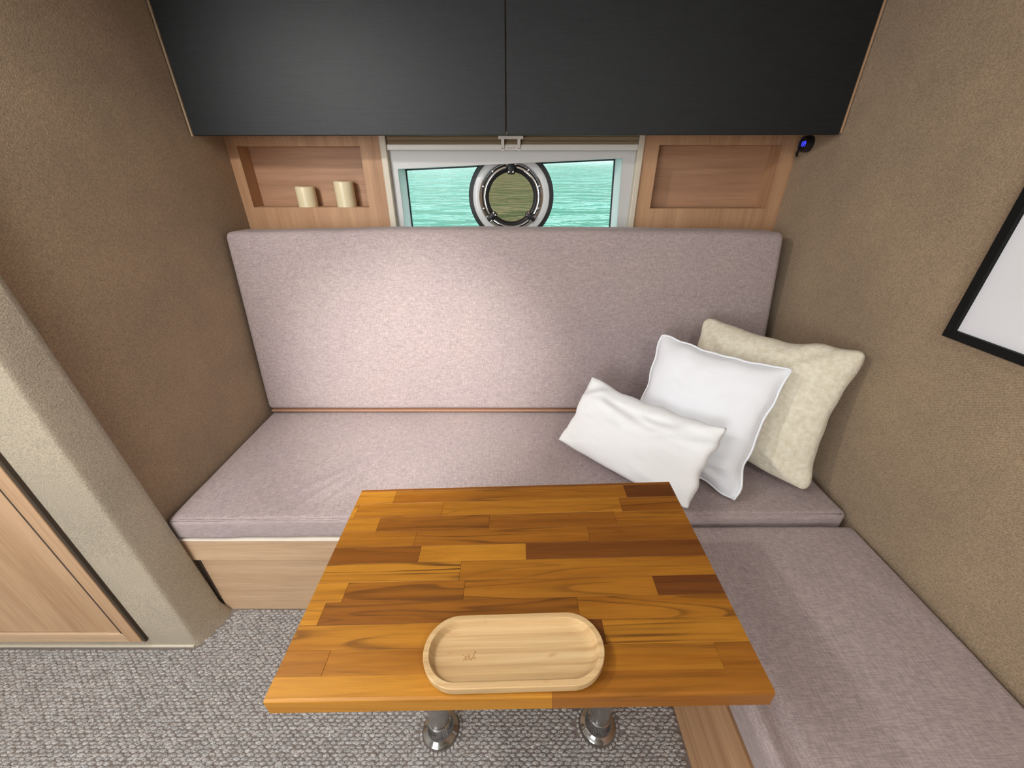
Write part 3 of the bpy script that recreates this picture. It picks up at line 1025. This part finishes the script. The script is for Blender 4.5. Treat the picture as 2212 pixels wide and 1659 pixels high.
streaks = {(1, 1): 0.7, (1, 2): 0.9, (2, 3): 0.8, (3, 1): 1.0, (4, 1): 1.0, (5, 1): 0.2, (5, 2): 0.3, (6, 0): 1.0, (6, 1): 0.7, (7, 1): 0.7, (7, 2): 0.7, (8, 1): 1.0, (8, 2): 0.8, (9, 0): 1.0, (9, 2): 1.0, (11, 0): 0.15, (10, 0): 0.15}
def teak_col(t, streak):
    a, b_, c_ = rgb(192, 132, 40), rgb(152, 95, 28), rgb(104, 58, 24)
    p, q, f = (a, b_, t) if t < 1 else (b_, c_, min(1, t - 1))
    return tuple(p[i] + (q[i] - p[i]) * f for i in range(3)) + (streak,)
for r in range(len(joints)):
    xs = [-TW / 2] + joints[r] + [TW / 2]
    y1, y0 = rows_t[r], rows_t[r + 1]
    for k in range(len(xs) - 1):
        bm = bmesh.new()
        g = 0.00012
        box(bm, xs[k] + g, xs[k + 1] - g, y0 + g, y1 - g, -TT, 0)
        top = [e for e in bm.edges if all(v.co.z > -0.001 for v in e.verts)]
        front = [e for e in top if r == len(joints) - 1 and all(v.co.y < y0 + 0.001 for v in e.verts)]
        oth = [e for e in top if e not in front]
        if front:
            bmesh.ops.bevel(bm, geom=front, offset=0.004, segments=3, affect='EDGES', profile=0.5)
        else:
            bmesh.ops.bevel(bm, geom=oth, offset=0.0004, segments=1, affect='EDGES')
        bmesh.ops.transform(bm, matrix=TM, verts=bm.verts)
        o = obj('stave', bm, 'teak', tab, local=True)
        o.color = teak_col(tones[r][k], streaks.get((r, k), 0.45))
def leg(x, y):
    ztop = TC.z - TT + x * math.tan(tilt) - 0.001
    M6 = Matrix.Translation((x, y, 0.0))
    l = obj('leg', lathe(bmesh.new(), [(0, 0.045), (0.0245, 0.045), (0.0245, ztop - 0.03), (0.0245, ztop)], M6, 40), 'brushed', tab, smooth=40, local=True)
    f = obj('floor_socket', lathe(bmesh.new(), [(0, 0.004), (0.044, 0.004), (0.0445, 0.009), (0.041, 0.012), (0.034, 0.015), (0.0305, 0.022), (0.0285, 0.040), (0.028, 0.058), (0.0248, 0.060), (0.0248, 0.05)], M6, 48), 'socket', tab, smooth=50, local=True)
    obj('mount_plate', lathe(bmesh.new(), [(0, ztop - 0.012), (0.055, ztop - 0.012), (0.06, ztop - 0.006), (0.06, ztop - 0.003), (0, ztop - 0.003)], M6, 40), 'brushed', tab, smooth=40, local=True)
leg(-0.183 - TC.x, 0.005)
leg(0.222 - TC.x, 0.013)

# ------------------------------------------------------------------ bamboo tray on the table
tray = empty('bamboo_tray', TC + Matrix.Rotation(-tilt, 3, 'Y') @ Vector((-0.003, -0.1490, 0.0004)), (0, -tilt, math.radians(0.6)))
tag(tray, 'oval bamboo tray on the front edge of the table', 'tray')
def stadium(L, R, n=24):
    """L half straight length, R radius"""
    out = []
    for k in range(n + 1):
        t = -math.pi / 2 + math.pi * k / n
        out.append((L + R * math.cos(t), R * math.sin(t)))
    for k in range(n + 1):
        t = math.pi / 2 + math.pi * k / n
        out.append((-L + R * math.cos(t), R * math.sin(t)))
    return out
bm = bmesh.new()
TL_, TR_ = 0.0800, 0.0495
prof = [(0.006, 0.0), (0.001, 0.004), (0.0, 0.008), (0.0, 0.0185), (0.0010, 0.0195), (0.0078, 0.0195), (0.0086, 0.0187), (0.0105, 0.0125), (0.0140, 0.0082), (0.019, 0.0066), (0.025, 0.0062)]
rings = []
for off, z in prof:
    rings.append([bm.verts.new((x, y, z)) for x, y in stadium(TL_, TR_ - off)])
for A, C in zip(rings, rings[1:]):
    for k in range(len(A)):
        j = (k + 1) % len(A)
        bm.faces.new((A[k], A[j], C[j], C[k]))
bm.faces.new(rings[0][::-1])
bm.faces.new(rings[-1])
obj('tray_body', bm, 'bamboo', tray, smooth=30, local=True)
def stroke(pts, r=0.00035):
    return tube(bmesh.new(), [(x * 0.0068 - 0.067, y * 0.0068 - 0.003, 0.0063) for x, y in pts], r, 5)
bm = bmesh.new()
for pts in (((-0.5, 0.7), (-0.1, 0.5), (0.3, -0.2), (0.1, -0.4)), ((0.6, 0.8), (0.1, 0.2), (-0.4, -0.4)),
            ((0.5, 0.1), (1.0, 0.4), (1.0, 0.7), (0.7, 0.5), (0.6, 0.0), (0.9, -0.2), (1.3, 0.1)),
            ((1.3, -0.4), (1.7, 0.6), (2.0, 1.5)), ((1.45, 0.1), (1.8, 0.6), (2.0, 0.4), (1.95, -0.1), (2.2, -0.1)), ((2.0, 1.5), (2.3, 1.1))):
    tube(bm, [(x * 0.0068 - 0.070, y * 0.0068 - 0.006, 0.0063) for x, y in pts], 0.00038, 5)
obj('engraved_mark', bm, 'engrave', tray, local=True)

# ------------------------------------------------------------------ picture frame on the right wall
pic = empty('picture_frame', (XR, 0.60, 0.953))
tag(pic, 'black framed white picture hanging on the right wall', 'picture')
Y0, Y1, Z0, Z1 = 0.385, 0.817, 0.950, 1.550
fx0, fx1 = XR - 0.018, XR - 0.0005
fw = 0.018
obj('frame_bar', B(fx0, fx1, Y1 - fw, Y1, Z0, Z1, bev=0.0008), 'frame', pic)
obj('frame_bar', B(fx0, fx1, Y0, Y0 + fw, Z0, Z1, bev=0.0008), 'frame', pic)
obj('frame_bar', B(fx0, fx1, Y0 + fw, Y1 - fw, Z0, Z0 + fw, bev=0.0008), 'frame', pic)
obj('frame_bar', B(fx0, fx1, Y0 + fw, Y1 - fw, Z1 - fw, Z1, bev=0.0008), 'frame', pic)
obj('white_sheet', B(fx0 + 0.008, fx0 + 0.011, Y0 + fw - 0.002, Y1 - fw + 0.002, Z0 + fw - 0.002, Z1 - fw + 0.002), 'paper', pic)

# ------------------------------------------------------------------ ceiling lamps (above the frame; backrest spot and right fill are added)
def lamp(x, y, aim, power, color, radius, cone, blend, label):
    e = empty('ceiling_lamp', (x, y, ZC))
    tag(e, label, 'lamp', 'ceiling lamps')
    obj('rim', lathe(bmesh.new(), [(0.034, -0.002), (0.050, -0.002), (0.052, -0.006), (0.048, -0.011), (0.038, -0.010), (0.034, -0.006), (0.034, -0.002)], None, 40), 'chrome', e, smooth=40, local=True)
    obj('lens', lathe(bmesh.new(), [(0, -0.004), (0.036, -0.004), (0.036, -0.002), (0, -0.002)], None, 32), 'lamp', e, local=True)
    d = bpy.data.lights.new('lamp_bulb', 'SPOT')
    d.energy = power
    d.color = color
    d.shadow_soft_size = radius
    d.spot_size = math.radians(cone)
    d.spot_blend = blend
    o = bpy.data.objects.new('lamp_bulb', d)
    COL.objects.link(o)
    o.parent = e
    o.location = (0, 0, -0.03)
    o.rotation_euler = (Vector(aim) - Vector((x, y, ZC - 0.03))).to_track_quat('-Z', 'Y').to_euler()
    return e
lamp(-0.90, 0.42, (-0.2, 0.9, 0), 26, (1.0, 0.975, 0.94), 0.03, 165, 0.6, 'round ceiling lamp near the left bulkhead')
lamp(-0.35, -0.30, (-0.33, 1.33, 0.56), 190, (1.0, 0.975, 0.94), 0.05, 36, 1.0, 'added ceiling spot for the bright patch on the backrest')  # invented spot; throws the bright patch low on the backrest
lamp(0.45, -0.40, (0.75, 0.7, 0.3), 22, (1.0, 0.98, 0.95), 0.09, 150, 0.8, 'added fill lamp brightening the right side, above the side bench')  # added only to fill the right-hand side with light

hatch = empty('added_hatch', (FILL_HATCH[0], FILL_HATCH[1], ZC))  # invented hatch around the overhead fill light
tag(hatch, 'added square ceiling hatch housing the overhead fill light', 'hatch')
bm = bmesh.new()
panel_hole(bm, rect(-0.30, 0.30, -0.30, 0.30), rect(-0.24, 0.24, -0.24, 0.24), 0.0, 0.018)
bmesh.ops.transform(bm, matrix=Matrix.Rotation(-math.pi / 2, 4, 'X'), verts=bm.verts)
bmesh.ops.translate(bm, verts=bm.verts, vec=(0, 0, -0.0005))
obj('hatch_frame', bm, 'white_plastic', hatch, local=True)
obj('acrylic_pane', B(-0.24, 0.24, -0.24, 0.24, -0.006, -0.002), 'white_plastic', hatch, local=True)
